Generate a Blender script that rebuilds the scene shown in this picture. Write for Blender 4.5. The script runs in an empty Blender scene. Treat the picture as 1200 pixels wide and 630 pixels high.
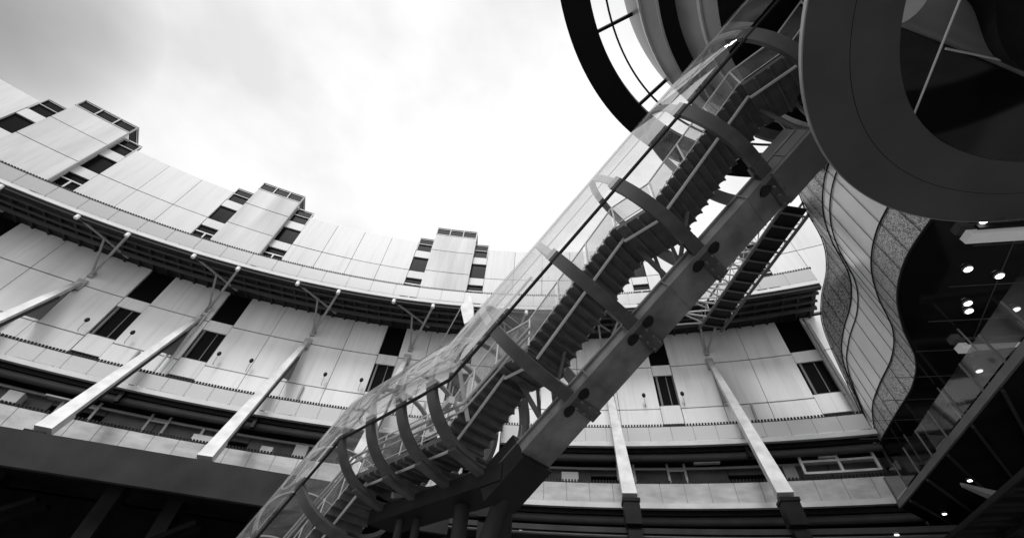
import bpy, math, random
from mathutils import Vector, Matrix
random.seed(7)
R = math.radians
scene = bpy.context.scene
col = scene.collection
EYE = Vector((0, 0, 1.6))
CX, CY = -4.63, -40.59            # centre of the crescent building

# ------------------------------------------------------------------ materials
def mat(name, c, rough=.6, var=.0, scale=2.0, metal=0.0, spec=.5, streak=False, bump=0.0, detail=6, coat=0, tone=0):
    m = bpy.data.materials.new(name); m.use_nodes = True
    nt = m.node_tree; b = nt.nodes['Principled BSDF']
    b.inputs['Base Color'].default_value = (c, c, c, 1)
    b.inputs['Roughness'].default_value = rough
    b.inputs['Metallic'].default_value = metal
    b.inputs['Specular IOR Level'].default_value = spec
    if coat: b.inputs['Coat Weight'].default_value = coat; b.inputs['Coat Roughness'].default_value = .08
    if var or bump:
        tc = nt.nodes.new('ShaderNodeTexCoord'); mp = nt.nodes.new('ShaderNodeMapping')
        nt.links.new(tc.outputs['Object'], mp.inputs[0])
        if streak: mp.inputs['Scale'].default_value = (1, 1, .12)
        n = nt.nodes.new('ShaderNodeTexNoise'); n.inputs['Scale'].default_value = scale; n.inputs['Detail'].default_value = detail
        nt.links.new(mp.outputs[0], n.inputs['Vector'])
        r = nt.nodes.new('ShaderNodeMapRange')
        r.inputs['From Min'].default_value = .3; r.inputs['From Max'].default_value = .7
        r.inputs['To Min'].default_value = c*(1-var); r.inputs['To Max'].default_value = min(.9, c*(1+var*.5))
        nt.links.new(n.outputs['Fac'], r.inputs['Value'])
        colr = r.outputs[0]
        if tone:
            at = nt.nodes.new('ShaderNodeAttribute'); at.attribute_name = 'tone'
            tm = nt.nodes.new('ShaderNodeMapRange'); tm.inputs['To Min'].default_value = 1-tone; tm.inputs['To Max'].default_value = 1+tone*.4
            # run-off streaks and fine grime
            n2 = nt.nodes.new('ShaderNodeTexNoise'); n2.inputs['Scale'].default_value = 3.4; n2.inputs['Detail'].default_value = 8
            mp2 = nt.nodes.new('ShaderNodeMapping'); mp2.inputs['Scale'].default_value = (1, 1, .06)
            nt.links.new(tc.outputs['Object'], mp2.inputs[0]); nt.links.new(mp2.outputs[0], n2.inputs['Vector'])
            s2 = nt.nodes.new('ShaderNodeMapRange'); s2.inputs['From Min'].default_value = .5; s2.inputs['From Max'].default_value = .72
            s2.inputs['To Min'].default_value = 1; s2.inputs['To Max'].default_value = .88
            nt.links.new(n2.outputs['Fac'], s2.inputs['Value'])
            nt.links.new(at.outputs['Fac'], tm.inputs['Value'])
            a1_ = nt.nodes.new('ShaderNodeMath'); a1_.operation = 'MULTIPLY'; a2_ = nt.nodes.new('ShaderNodeMath'); a2_.operation = 'MULTIPLY'
            nt.links.new(colr, a1_.inputs[0]); nt.links.new(tm.outputs[0], a1_.inputs[1])
            nt.links.new(a1_.outputs[0], a2_.inputs[0]); nt.links.new(s2.outputs[0], a2_.inputs[1]); colr = a2_.outputs[0]
        nt.links.new(colr, b.inputs['Base Color'])
        if bump:
            bp = nt.nodes.new('ShaderNodeBump'); bp.inputs['Strength'].default_value = bump; bp.inputs['Distance'].default_value = .02
            nt.links.new(n.outputs['Fac'], bp.inputs['Height']); nt.links.new(bp.outputs[0], b.inputs['Normal'])
        rr = nt.nodes.new('ShaderNodeMapRange'); rr.inputs['To Min'].default_value = rough*.8; rr.inputs['To Max'].default_value = min(1, rough*1.2)
        nt.links.new(n.outputs['Fac'], rr.inputs['Value']); nt.links.new(rr.outputs[0], b.inputs['Roughness'])
    return m

def glass(name, tint=.85, diff=0.0, diffc=.7, rough=.03, ior=1.5, smear=0.0, boost=0.0, fmax=1.0):
    """thin sheet glass: see-through, with a Fresnel sheen and an optional frosted share"""
    m = bpy.data.materials.new(name); m.use_nodes = True
    nt = m.node_tree; nt.nodes.clear(); L = nt.links.new
    out = nt.nodes.new('ShaderNodeOutputMaterial')
    tr = nt.nodes.new('ShaderNodeBsdfTransparent'); tr.inputs[0].default_value = (tint, tint, tint, 1)
    gl = nt.nodes.new('ShaderNodeBsdfGlossy'); gl.inputs['Color'].default_value = (.95, .95, .95, 1); gl.inputs['Roughness'].default_value = rough
    fr = nt.nodes.new('ShaderNodeFresnel'); fr.inputs[0].default_value = ior
    lw = nt.nodes.new('ShaderNodeLayerWeight'); lw.inputs[0].default_value = .35
    tr2 = nt.nodes.new('ShaderNodeMapRange'); tr2.inputs['To Min'].default_value = min(1, tint*1.03); tr2.inputs['To Max'].default_value = tint*.80
    L(lw.outputs['Facing'], tr2.inputs['Value']); L(tr2.outputs[0], tr.inputs[0])
    mx = nt.nodes.new('ShaderNodeMixShader')
    ad = nt.nodes.new('ShaderNodeMath'); ad.operation = 'ADD'; ad.use_clamp = True; ad.inputs[1].default_value = boost
    mn = nt.nodes.new('ShaderNodeMath'); mn.operation = 'MINIMUM'; mn.inputs[1].default_value = fmax
    L(fr.outputs[0], ad.inputs[0]); L(ad.outputs[0], mn.inputs[0]); L(mn.outputs[0], mx.inputs[0])
    base = tr.outputs[0]
    if diff or smear:
        df = nt.nodes.new('ShaderNodeBsdfDiffuse'); df.inputs[0].default_value = (diffc, diffc, diffc, 1)
        tl = nt.nodes.new('ShaderNodeBsdfTranslucent'); tl.inputs[0].default_value = (diffc, diffc, diffc, 1)
        m2 = nt.nodes.new('ShaderNodeMixShader'); m2.inputs[0].default_value = .35
        L(df.outputs[0], m2.inputs[1]); L(tl.outputs[0], m2.inputs[2])
        m3 = nt.nodes.new('ShaderNodeMixShader'); m3.inputs[0].default_value = diff
        if smear:
            tc = nt.nodes.new('ShaderNodeTexCoord'); n = nt.nodes.new('ShaderNodeTexNoise'); n.inputs['Scale'].default_value = 1.3; n.inputs['Detail'].default_value = 5
            mp = nt.nodes.new('ShaderNodeMapping'); mp.inputs['Scale'].default_value = (.5, 1.6, 1.6)
            L(tc.outputs['Object'], mp.inputs[0]); L(mp.outputs[0], n.inputs['Vector'])
            r = nt.nodes.new('ShaderNodeMapRange'); r.inputs['From Min'].default_value = .35; r.inputs['From Max'].default_value = .75
            r.inputs['To Min'].default_value = diff; r.inputs['To Max'].default_value = diff+smear
            L(n.outputs['Fac'], r.inputs[0]); L(r.outputs[0], m3.inputs[0])
        L(tr.outputs[0], m3.inputs[1]); L(m2.outputs[0], m3.inputs[2]); base = m3.outputs[0]
    L(base, mx.inputs[1]); L(gl.outputs[0], mx.inputs[2]); L(mx.outputs[0], out.inputs[0])
    return m

def frit(name, lo, hi, scale, light=False):
    m = bpy.data.materials.new(name); m.use_nodes = True
    nt = m.node_tree; b = nt.nodes['Principled BSDF']; L = nt.links.new
    tc = nt.nodes.new('ShaderNodeTexCoord')
    n = nt.nodes.new('ShaderNodeTexNoise'); n.inputs['Scale'].default_value = scale; n.inputs['Detail'].default_value = 1.0
    L(tc.outputs['Object'], n.inputs['Vector'])
    mu = nt.nodes.new('ShaderNodeMath'); mu.operation = 'MULTIPLY'; mu.inputs[1].default_value = 22
    L(n.outputs['Fac'], mu.inputs[0])
    sn = nt.nodes.new('ShaderNodeMath'); sn.operation = 'SINE'; L(mu.outputs[0], sn.inputs[0])
    r = nt.nodes.new('ShaderNodeMapRange'); r.inputs['From Min'].default_value = -.3; r.inputs['From Max'].default_value = .3
    r.inputs['To Min'].default_value = lo; r.inputs['To Max'].default_value = hi
    L(sn.outputs[0], r.inputs[0]); L(r.outputs[0], b.inputs['Base Color'])
    b.inputs['Roughness'].default_value = .3
    return m

def emit(name, s):
    m = bpy.data.materials.new(name); m.use_nodes = True
    b = m.node_tree.nodes['Principled BSDF']
    b.inputs['Base Color'].default_value = (.8, .8, .8, 1)
    b.inputs['Emission Color'].default_value = (1, 1, 1, 1); b.inputs['Emission Strength'].default_value = s
    return m

M = {
 'panel': mat('pale_cladding', .62, .45, .16, .5, streak=True, tone=.07),
 'panel2': mat('pale_cladding_lower', .80, .4, .16, .4, streak=True, tone=.06),  # same cladding, lightened in colour to offset the weaker light below
 'tower': mat('stained_cladding', .62, .55, .35, .55, streak=True, tone=.12),
 'backing': mat('dark_joint', .008, .9, spec=.02),
 'void': mat('dark_window_glass', .006, .25, spec=.03),
 'frame': mat('grey_frame', .35, .4),
 'upper_strut': mat('grey_strut_paint', .52, .5, .3, 1.5),
 'white': mat('white_painted_steel', .62, .4, .3, 1.2),
 'slab': mat('pale_slab_edge', .62, .5, .15, .8),
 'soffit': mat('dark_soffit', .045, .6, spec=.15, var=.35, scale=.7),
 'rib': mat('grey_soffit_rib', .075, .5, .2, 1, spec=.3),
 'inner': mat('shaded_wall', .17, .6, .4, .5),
 'steel': mat('grey_painted_steel', .13, .42, .25, 1.2, bump=.1),
 'ring': mat('grey_ring_steel', .075, .45, .4, 1.5, bump=.2, spec=.3),
 'girder': mat('grey_girder_paint', .19, .6, .5, 1.1, bump=.25, spec=.2),
 'dark': mat('black_painted_steel', .012, .5, .3, 2, spec=.2),
 'stair': mat('dark_stair_steel', .12, .5, .3, 3),
 'rail': mat('bright_rail_steel', .7, .3),
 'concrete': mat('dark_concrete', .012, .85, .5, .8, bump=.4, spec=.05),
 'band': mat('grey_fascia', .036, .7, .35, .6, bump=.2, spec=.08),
 'asphalt': mat('pale_paving', .32, .8, .4, .3, bump=.3),
 'cdisc': mat('charcoal_soffit', .085, .3, .3, .5, spec=.5),
 'adisc': mat('black_ring_paint', .008, .6, .2, 1, spec=.1),
 'body': mat('grey_drum_cladding', .2, .4, .35, .5),
 'body2': mat('pale_drum_cladding', .42, .35, .3, .6),
 'ceil': mat('glossy_black_ceiling', .016, .10, .5, .5, detail=3),
 'bal': glass('frosted_balustrade_glass', .7, .82, .62, .3),
 'bal3': glass('pale_balustrade_glass', .75, .82, .80, .3, fmax=.3),  # frosted like the upper run, in a paler tone
 'bal2': glass('mottled_balustrade_glass', .6, .6, .9, .08, smear=.35),  # mottled by noise in the frosted share
 'darkbal': glass('dark_balustrade_glass', .35, .08, .2, .06, boost=.03),
 'tubeglass': glass('curved_roof_glass', .92, .09, .75, .02, 1.38, smear=.20, boost=.01, fmax=.30),
 'railglass': glass('stair_glass', .85, .12, .7, .03, 1.5, smear=.15),
 'darkglass': mat('dark_reflective_glass', .03, .06, .2, .6, spec=.8),
 'wavy': mat('pale_curtain_glass', .88, .22, .18, .35, spec=.5),
 'wavylow': frit('pale_frit_glass', .16, .6, 10.0),
 'wavyhigh': frit('dark_frit_glass', .02, .4, 7.0),
 'strip': emit('dim_bulkhead_glow', .12),  # faint added glow that raises the brightness of the pale bulkheads
 'lamp': emit('downlight_glow', 4.0),
 'spot': emit('spotlight_glow', 2.0),
 'cap': mat('white_cap', .85, .4),
}

# ------------------------------------------------------------------ mesh helpers
class MB:
    def __init__(s): s.v = []; s.f = []; s.t = {}
    def add(s, vs, fs):
        o = len(s.v); s.v += [tuple(v) for v in vs]; s.f += [tuple(i+o for i in f) for f in fs]; return s
    def hexa(s, p):      # 8 points: bottom 4 (ccw), top 4
        return s.add(p, [(3,2,1,0),(4,5,6,7),(0,1,5,4),(1,2,6,5),(2,3,7,6),(3,0,4,7)])
    def box(s, x0, x1, y0, y1, z0, z1):
        return s.hexa([(x0,y0,z0),(x1,y0,z0),(x1,y1,z0),(x0,y1,z0),(x0,y0,z1),(x1,y0,z1),(x1,y1,z1),(x0,y1,z1)])
    def beam(s, a, b, w, h, up=(0,0,1), w2=None, h2=None):
        a = Vector(a); b = Vector(b); d = (b-a).normalized(); u = Vector(up)
        sd = d.cross(u).normalized(); u = sd.cross(d).normalized()
        w2 = w if w2 is None else w2; h2 = h if h2 is None else h2
        P = []
        for c, ww, hh in ((a, w, h), (b, w2, h2)):
            P += [c-sd*ww/2-u*hh/2, c+sd*ww/2-u*hh/2, c+sd*ww/2+u*hh/2, c-sd*ww/2+u*hh/2]
        return s.add(P, [(3,2,1,0),(4,5,6,7),(0,1,5,4),(1,2,6,5),(2,3,7,6),(3,0,4,7)])
    def pipe(s, pts, r, n=10, cap=True, r2=None):
        pts = [Vector(p) for p in pts]; rings = []
        for i, p in enumerate(pts):
            d = (pts[min(i+1, len(pts)-1)]-pts[max(i-1, 0)]).normalized()
            u = Vector((0,0,1)) if abs(d.z) < .95 else Vector((1,0,0))
            a = d.cross(u).normalized(); b = a.cross(d)
            rr = r if r2 is None else r+(r2-r)*i/(len(pts)-1)
            rings.append([p+(a*math.cos(2*math.pi*k/n)+b*math.sin(2*math.pi*k/n))*rr for k in range(n)])
        vs = [v for q in rings for v in q]; fs = []
        for i in range(len(pts)-1):
            for k in range(n):
                fs.append((i*n+k, i*n+(k+1)%n, (i+1)*n+(k+1)%n, (i+1)*n+k))
        if cap: fs.append(tuple(range(n))[::-1]); fs.append(tuple((len(pts)-1)*n+k for k in range(n)))
        return s.add(vs, fs)
    def arc(s, a0, a1, r0, r1, z0, z1, step=1.0, gap=0):
        """curved block about the local origin: azimuths in degrees from +y towards +x"""
        n = max(1, int(math.ceil((a1-a0)/step)))
        vs = []; fs = []
        for i in range(n+1):
            a = R(a0+(a1-a0)*i/n); sx, cy = math.sin(a), math.cos(a)
            vs += [(sx*r0, cy*r0, z0), (sx*r1, cy*r1, z0), (sx*r1, cy*r1, z1), (sx*r0, cy*r0, z1)]
        for i in range(n):
            b = i*4
            for k in range(4): fs.append((b+k, b+(k+1)%4, b+4+(k+1)%4, b+4+k))
        fs.append((0,3,2,1)); fs.append(tuple(n*4+k for k in range(4)))
        return s.add(vs, fs)
    def sheet(s, rows):
        """grid of points as rows"""
        m = len(rows[0]); vs = [p for r_ in rows for p in r_]; fs = []
        for i in range(len(rows)-1):
            for k in range(m-1): fs.append((i*m+k, i*m+k+1, (i+1)*m+k+1, (i+1)*m+k))
        return s.add(vs, fs)
    def lathe(s, prof, n=96, close=False):
        vs = []; fs = []; m = len(prof)
        for i in range(n):
            a = 2*math.pi*i/n
            vs += [(math.sin(a)*r, math.cos(a)*r, z) for r, z in prof]
        mm = m if close else m-1
        for i in range(n):
            j = (i+1) % n
            for k in range(mm): fs.append((i*m+k, j*m+k, j*m+(k+1)%m, i*m+(k+1)%m))
        return s.add(vs, fs)

def build(name, mb, m, parent=None, world=None, smooth=False):
    if parent is not None and (parent.name.startswith('drum_tower') or (parent.parent and parent.parent.name.startswith('drum_tower'))):
        mb.v = [(x*DS, y*DS, 1.6+(z-1.6)*DS) for x, y, z in mb.v]
    me = bpy.data.meshes.new(name); me.from_pydata(mb.v, [], mb.f); me.validate(); me.update()
    o = bpy.data.objects.new(name, me); col.objects.link(o)
    if mb.t:
        at = me.attributes.new('tone', 'FLOAT', 'FACE'); cur = .5
        for i in range(len(me.polygons)):
            cur = mb.t.get(i, cur); at.data[i].value = cur
    me.materials.append(M[m] if isinstance(m, str) else m)
    if smooth:
        for p in me.polygons: p.use_smooth = True
        try: me.set_sharp_from_angle(angle=R(35))
        except Exception: pass
    if parent is not None: o.parent = parent
    if world is not None: o.matrix_world = world
    return o
def tag(o, label=None, cat=None, group=None, kind=None):
    if label: o['label'] = label
    if cat: o['category'] = cat
    if group: o['group'] = group
    if kind: o['kind'] = kind
    return o
def empty(name, loc=(0,0,0), rz=0):
    o = bpy.data.objects.new(name, None); col.objects.link(o)
    o.location = loc; o.rotation_euler = (0,0,rz); o.empty_display_size = .5
    return o
def thing(name, label, cat, loc=(0,0,0), rz=0, group=None):
    return tag(empty(name, loc, rz), label, cat, group)
def copy_to(o, parent=None, rz=None):
    c = o.copy(); col.objects.link(c); c.parent = parent if parent is not None else o.parent
    if rz is not None: c.rotation_euler = (0,0,rz)
    for ch in list(o.children): copy_to(ch, c)
    return c
def cyl(az, r, z=0): return Vector((CX+r*math.sin(R(az)), CY+r*math.cos(R(az)), z))
def loc_(az, r, z=0): return (r*math.sin(R(az)), r*math.cos(R(az)), z)

# ------------------------------------------------------------------ ground and sky
g = MB(); g.sheet([[(-600,-600,0),(600,-600,0)],[(-600,600,0),(600,600,0)]])
tag(build('ground', g, 'asphalt'), kind='structure')

# ================================================================== THE CRESCENT BUILDING
B = thing('crescent_building', 'long curved pale building with towers on its roof and two glass railed decks', 'building', (CX, CY, 0))
RW = 72.22
A0, A1 = -52.0, 31.0
gapj = .05
def panels(mb, a0, a1, zs, n, r=RW, th=.22, dep=0):
    for i in range(n):
        b0 = a0+(a1-a0)*i/n; b1 = a0+(a1-a0)*(i+1)/n
        for k in range(len(zs)-1):
            j = random.uniform(-.012, .012); mb.t[len(mb.f)] = random.random()
            mb.arc(b0+gapj*.35, b1-gapj*.35, r+j, r+th, zs[k]+.045, zs[k+1]-.045, 1.3)
# bays: (az0, az1, number of panels), towers, slots
wides = [(-48.0,-35.6,5),(-29.1,-21.55,3),(-15.0,-5.2,4),(1.35,13.85,5),(24.0,31.0,3)]
towers = [(-34.2,-30.4),(-20.1,-16.5),(-3.8,0.0)]
slots = [(-35.6,-34.2),(-30.4,-29.1),(-21.55,-20.1),(-16.5,-15.0),(-5.2,-3.8),(0.0,1.35),(13.85,15.1),(22.5,24.0)]
for a0, a1, n in wides+[(15.1,22.5,3)]:
    w = MB(); panels(w, a0, a1, [27.0, 34.65, 39.45], n)
    w.arc(a0, a1, RW+.02, RW+2.2, 39.42, 39.5, 1.3)
    build('upper_wall', w, 'panel', B)
for a0, a1 in [(-52,-48)]+[(a,b) for a,b,_ in wides]+towers+[(15.1,22.5)]:
    n = max(1, round((a1-a0)/2.45)); n = 1 if (a0,a1) in towers and a0 < -10 else n
    w = MB(); panels(w, a0, a1, [15.7, 19.43, 23.32, 26.75], n)
    build('lower_wall', w, 'panel2', B)
w = MB()
w.arc(A0, A1, RW+.30, RW+.5, 0, 39.3, 1.3)
build('backing_wall', w, 'backing', B)
# lower storeys; the shade of the decks is put into the wall colour
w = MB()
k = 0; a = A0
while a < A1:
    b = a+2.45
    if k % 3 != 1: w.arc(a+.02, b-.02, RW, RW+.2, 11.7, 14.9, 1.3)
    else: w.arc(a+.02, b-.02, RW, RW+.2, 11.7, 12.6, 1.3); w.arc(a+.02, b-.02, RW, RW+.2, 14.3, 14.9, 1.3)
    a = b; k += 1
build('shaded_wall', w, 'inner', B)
# roof blocks: the towers stand proud of the wall and carry an open frame on top
for i, (a0, a1) in enumerate(towers):
    w = MB()
    rt_ = RW-.35
    panels(w, a0, a1, [28.0, 34.65, 38.15, 41.0], 1, rt_, .3)
    w.t[len(w.f)] = .5; w.arc(a0, a1, rt_+.3, RW+3.2, 27.5, 40.9, 1.3)
    t = build('roof_tower', w, 'tower', B)
    f = MB(); n = 3
    f.arc(a0-.03, a1+.03, rt_-.03, rt_+.1, 42.25, 42.38, 1.3); f.arc(a0-.03, a1+.03, rt_-.03, rt_+.1, 40.98, 41.08, 1.3)
    for q in range(n+1):
        c = a0+(a1-a0)*q/n; f.arc(c-.04, c+.04, rt_-.02, rt_+.1, 41.05, 42.3)
        f.beam(loc_(c, rt_+.05, 42.31), loc_(c, rt_+3.0, 42.31), .12, .13)
    f.arc(a0-.03, a1+.03, rt_+2.9, rt_+3.02, 42.25, 42.38, 1.3)
    f.beam(loc_(a1+.02, rt_, 28.2), loc_(a1+.02, rt_, 42.3), .12, .12, (0,1,0))
    build('open_frame', f, 'frame', t)
    f = MB(); f.arc(a0+.04, a1-.04, rt_+.12, rt_+.2, 41.1, 42.22, 1.3); f.beam(loc_(a1-.06, rt_+.2, 41.65), loc_(a1-.06, rt_+2.9, 41.65), .05, 1.1)
    build('louvre_screen', f, 'void', t)
# window slots between bays: dark glazing, pale lintels, small frames
def slot_upper(a0, a1):
    h = MB(); h.arc(a0, a1, RW+.22, RW+.28, 27.0, 38.0, 1.3)
    wd = build('window', h, 'void', B)
    for z0, z1 in ((36.95,38.05),(33.55,34.6),(28.0,30.6)):
        p = MB(); p.arc(a0+.02, a1-.02, RW+.04, RW+.2, z0, z1, 1.3); build('lintel', p, 'panel', wd)
    f = MB(); c = (a0+a1)/2
    f.arc(a0+.02, a1-.02, RW+.1, RW+.2, 32.62, 32.75, 1.3); f.arc(c-.05, c+.05, RW+.1, RW+.2, 30.6, 32.62)
    build('window_frame', f, 'white', wd)
    # louvred box above the slot
    f = MB()
    f.arc(a0, a1, RW+.0, RW+.12, 40.28, 40.4, 1.3)
    for c in (a0+.05, a1-.05): f.arc(c-.04, c+.04, RW, RW+.12, 38.05, 40.3)
    f.arc(a0, a1, RW+.0, RW+.12, 39.2, 39.28, 1.3)
    build('open_frame', f, 'frame', wd)
    f = MB(); f.arc(a0+.03, a1-.03, RW+.14, RW+.3, 38.08, 40.25, 1.3)
    build('louvre_screen', f, 'void', wd)
def slot_lower(a0, a1):
    h = MB(); h.arc(a0, a1, RW+.22, RW+.28, 15.7, 26.7, 1.3)
    wd = build('window', h, 'void', B)
    for z0, z1 in ((22.5,23.5),(18.2,19.7),(15.7,17.3)):
        p = MB(); p.arc(a0+.02, a1-.02, RW+.04, RW+.2, z0, z1, 1.3); build('lintel', p, 'panel2', wd)
    f = MB(); c = a0+.25
    f.arc(c-.12, c, RW+.02, RW+.2, 19.72, 22.45)
    build('side_reveal', f, 'steel', wd)  # grey in place of cladding: shadow on the reveal put into its colour
    f = MB(); c = a0+.62*(a1-a0)
    f.arc(c, c+.05, RW+.15, RW+.2, 19.72, 22.45); f.arc(a0+.27, a1-.02, RW+.13, RW+.2, 19.72, 19.8)
    f.arc(a1-.06, a1-.01, RW+.13, RW+.2, 19.81, 22.45)
    build('window_frame', f, 'steel', wd)
for a0, a1 in slots: slot_upper(a0, a1); slot_lower(a0, a1)
# --- upper gallery: parapet glass, fascia, deep ribbed soffit
RP = 67.9
w = MB(); w.arc(A0, 24.9, RP+.05, RP+.30, 26.50, 26.80, .8); build('gallery_edge', w, 'slab', B)
w = MB(); w.arc(A0, 24.9, RP+.18, RP+.55, 26.20, 26.50, .8); build('gallery_fascia', w, 'dark', B)
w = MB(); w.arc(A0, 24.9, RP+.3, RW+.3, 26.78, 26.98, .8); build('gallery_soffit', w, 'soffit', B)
w = MB()
for i, (rr, rad) in enumerate(((RP+1.25,.16),(RP+2.2,.12),(RP+3.05,.2))):
    w.pipe([loc_(A0+(24.9-A0)*q/90, rr, 26.55) for q in range(91)], rad, 8)
build('soffit_pipe', w, 'rib', B, smooth=True)
w = MB(); a = A0
while a < 24.8: w.arc(a, a+.12, RP+.5, RW, 26.55, 26.78); a += .87
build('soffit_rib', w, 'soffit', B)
def balustrade(name, r, z0, z1, a0, a1, pitch, m):
    p = MB(); a = a0
    while a < a1-.1: p.arc(a+.02, min(a+pitch, a1)-.02, r, r+.03, z0+.06, z1-.05, .9); a += pitch
    o = build('balustrade', p, m, B)
    f = MB(); f.arc(a0, a1, r+.0, r+.12, z1-.05, z1+.0, .8)
    a = a0
    while a < a1: f.arc(a, a+.085, r+.01, r+.14, z1, z1+.17); a += .165
    build('handrail', f, 'dark', o)
    f = MB(); f.beam((0, r+.07, z0), (0, r+.07, z1), .04, .08, (0,1,0))
    q = build('post', f, 'frame', o); q.rotation_euler = (0,0,-R(a0)); a = a0+pitch
    while a < a1: copy_to(q, o, -R(a)); a += pitch
    f = MB(); f.arc(a0, a1, r+.04, r+.06, z0+.55, z0+.58, .9)
    build('mid_rail', f, 'frame', o)
balustrade('upper', RP, 26.8, 28.15, A0, 24.9, 1.75, 'bal')
balustrade('middle', 70.0, 15.75, 16.85, A0, 23.7, 1.22, 'bal3')
balustrade('low', 70.0, 11.75, 13.0, A0, 23.7, 1.22, 'bal2')
for z, a1 in ((15.6, 23.8), (11.66, 23.8)):
    w = MB(); w.arc(A0, a1, 69.93, 70.25, z-.18, z+.12, .8); build('deck_edge', w, 'slab', B)
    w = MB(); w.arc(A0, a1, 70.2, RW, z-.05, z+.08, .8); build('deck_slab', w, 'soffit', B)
    w = MB(); w.pipe([loc_(A0+(a1-A0)*q/90, 70.75, z-.66) for q in range(91)], .25, 14)
    build('edge_pipe', w, 'rib', B, smooth=True)
    w = MB(); w.arc(A0, a1, 70.45, 70.6, z-.42, z-.18, .8); build('shadow_gap', w, 'dark', B)  # solid black strip standing in for the shade of the recess
# ground floor soffits under the lowest deck
w = MB(); w.arc(A0, 32, 66.5, RW+.2, 9.1, 9.35, .8); build('canopy_soffit', w, 'soffit', B)
w = MB()
for rr in (66.6, 68.6): w.pipe([loc_(A0+(32-A0)*q/80, rr, 8.95) for q in range(81)], .07, 6)
build('canopy_trim', w, 'rib', B)
# raking struts with their columns
def raker():
    m = MB()
    m.beam((0,71.05,21.25), (0,66.35,10.85), .44, .34, (0,-1,.4), .82, .5)
    o = build('raking_strut', m, 'white', B)
    q = MB(); q.beam((0,71.95,23.25), (0,71.055,21.26), .30, .30, (0,-1,.4), .43, .335); build('tapered_head', q, 'upper_strut', o)
    q = MB(); q.box(-.30,.30,72.0,72.2,22.7,23.7); build('wall_plate', q, 'frame', o)
    q = MB(); pl = [(71.9,23.15),(69.3,17.5),(70.1,18.6),(72.15,19.6)]
    q.add([(-.09,y,z) for y, z in pl]+[(.09,y,z) for y, z in pl], [(3,2,1,0),(4,5,6,7)]+[(k,(k+1)%4,4+(k+1)%4,4+k) for k in range(4)])
    build('web_plate', q, 'steel', o)
    q = MB(); q.beam((.0,72.05,22.9), (.0,70.6,19.8), .1, .5, (0,-1,.4), .14, .25)
    q.beam((0,70.75,20.15), (0,72.15,19.75), .12, .16); q.beam((0,70.5,16.5), (0,70.3,14.6), .22, .3, (0,1,0))
    for k in range(5): q.pipe([(-.09,71.85-.25*k,22.2-.5*k),(.09,71.85-.25*k,22.2-.5*k)], .13, 8)
    q.beam((.30,71.2,21.2), (.36,66.75,11.4), .06, .22, (0,-1,.4))
    build('gusset', q, 'dark', o)
    q = MB(); q.box(-.42,.42,65.85,66.75,9.36,10.62); q.box(-.36,.36,65.95,66.65,0,9.1)
    q.box(-.47,.47,65.8,66.8,10.45,10.62)
    build('column', q, 'dark', o)
    return o
r0 = raker()
azs = [-23.95-6.93, -23.95,-17.0,-10.05,-3.15,3.8,10.7,17.6,24.6]
for i, az in enumerate(azs[:-1]):
    (r0 if i == 0 else copy_to(r0)).rotation_euler = (0,0,-R(az))
# V brackets under the gallery
def vbracket():
    m = MB()
    t1 = Vector(loc_(-1.44, RP+.25, 26.28)); t2 = Vector(loc_(1.44, RP+.25, 26.28)); ap = Vector((0, 72.1, 24.3))
    p = Vector(loc_(1.0, 71.4, 26.5)); mid = t1*.5+p*.5
    m.pipe([t1, p], .10, 8); m.pipe([ap, mid], .085, 8); m.pipe([ap, t2], .10, 8)
    m.box(-.18,.18,72.0,72.2,24.1,24.6)
    o = build('strut_bracket', m, 'frame', B, smooth=True)
    q = MB()
    for t in (t1, t2): q.pipe([t+Vector((0,-.12,-.28)), t+Vector((0,-.12,.06))], .15, 12)
    build('end_cap', q, 'cap', o)
    return o
v0 = vbracket()
for i, az in enumerate([-30.85,-23.9,-16.95,-10.0,-3.1,3.8,10.7,17.6]):
    (v0 if i == 0 else copy_to(v0)).rotation_euler = (0,0,-R(az))
bl = [(.96,27.5),(.45,25.7),(.95,23.9),(1.55,24.5),(1.35,26.0)]
m = MB(); m.add([loc_(a, 67.3, z) for a, z in bl]+[loc_(a+.05, 67.55, z) for a, z in bl], [(4,3,2,1,0),(5,6,7,8,9)]+[(k,(k+1)%5,5+(k+1)%5,5+k) for k in range(5)])
o = build('mast_blade', m, 'white', B)
m = MB(); m.pipe([loc_(.5, 67.3, 25.65), loc_(-1.2, 72.1, 24.4)], .05, 6); build('tie_rod', m, 'slab', o)
# downpipe beside a slot
for az in (-17.05,):
    m = MB(); m.pipe([loc_(az, 71.8, 25.0), loc_(az, 71.8, 15.8)], .1, 8); m.pipe([loc_(az+.28, 71.95, 24.5), loc_(az+.28, 71.95, 15.8)], .06, 8)
    build('downpipe', m, 'slab', B)
# white window box and ceiling lights on the lowest deck
m = MB()
for zz in (13.8, 14.5, 15.15): m.arc(20.0, 23.4, 71.0, 71.1, zz-.1, zz+.03, 1)
for aa in (20.0, 21.7, 23.3): m.arc(aa, aa+.12, 70.98, 71.12, 13.7, 15.18)
build('bay_window', m, 'white', B)
for aa in (-47,-43,-35,-31,-19.5,-12.7,-11.6):
    m = MB(); m.arc(aa, aa+.13, 71.3, 71.4, 11.8, 14.4); build('window_frame', m, 'frame', B)
for aa, bb in ((-24.5,-18.8),(-13.5,-8),(-32,-28)):
    m = MB(); m.arc(aa, bb, 71.3, 71.4, 13.3, 13.4, 1); build('window_frame', m, 'frame', B)
for aa in (-27.2,-20.2,-38):
    m = MB(); m.arc(aa, aa+1.5, 70.9, 71.5, 14.32, 14.42); build('air_duct', m, 'white', B)

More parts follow.
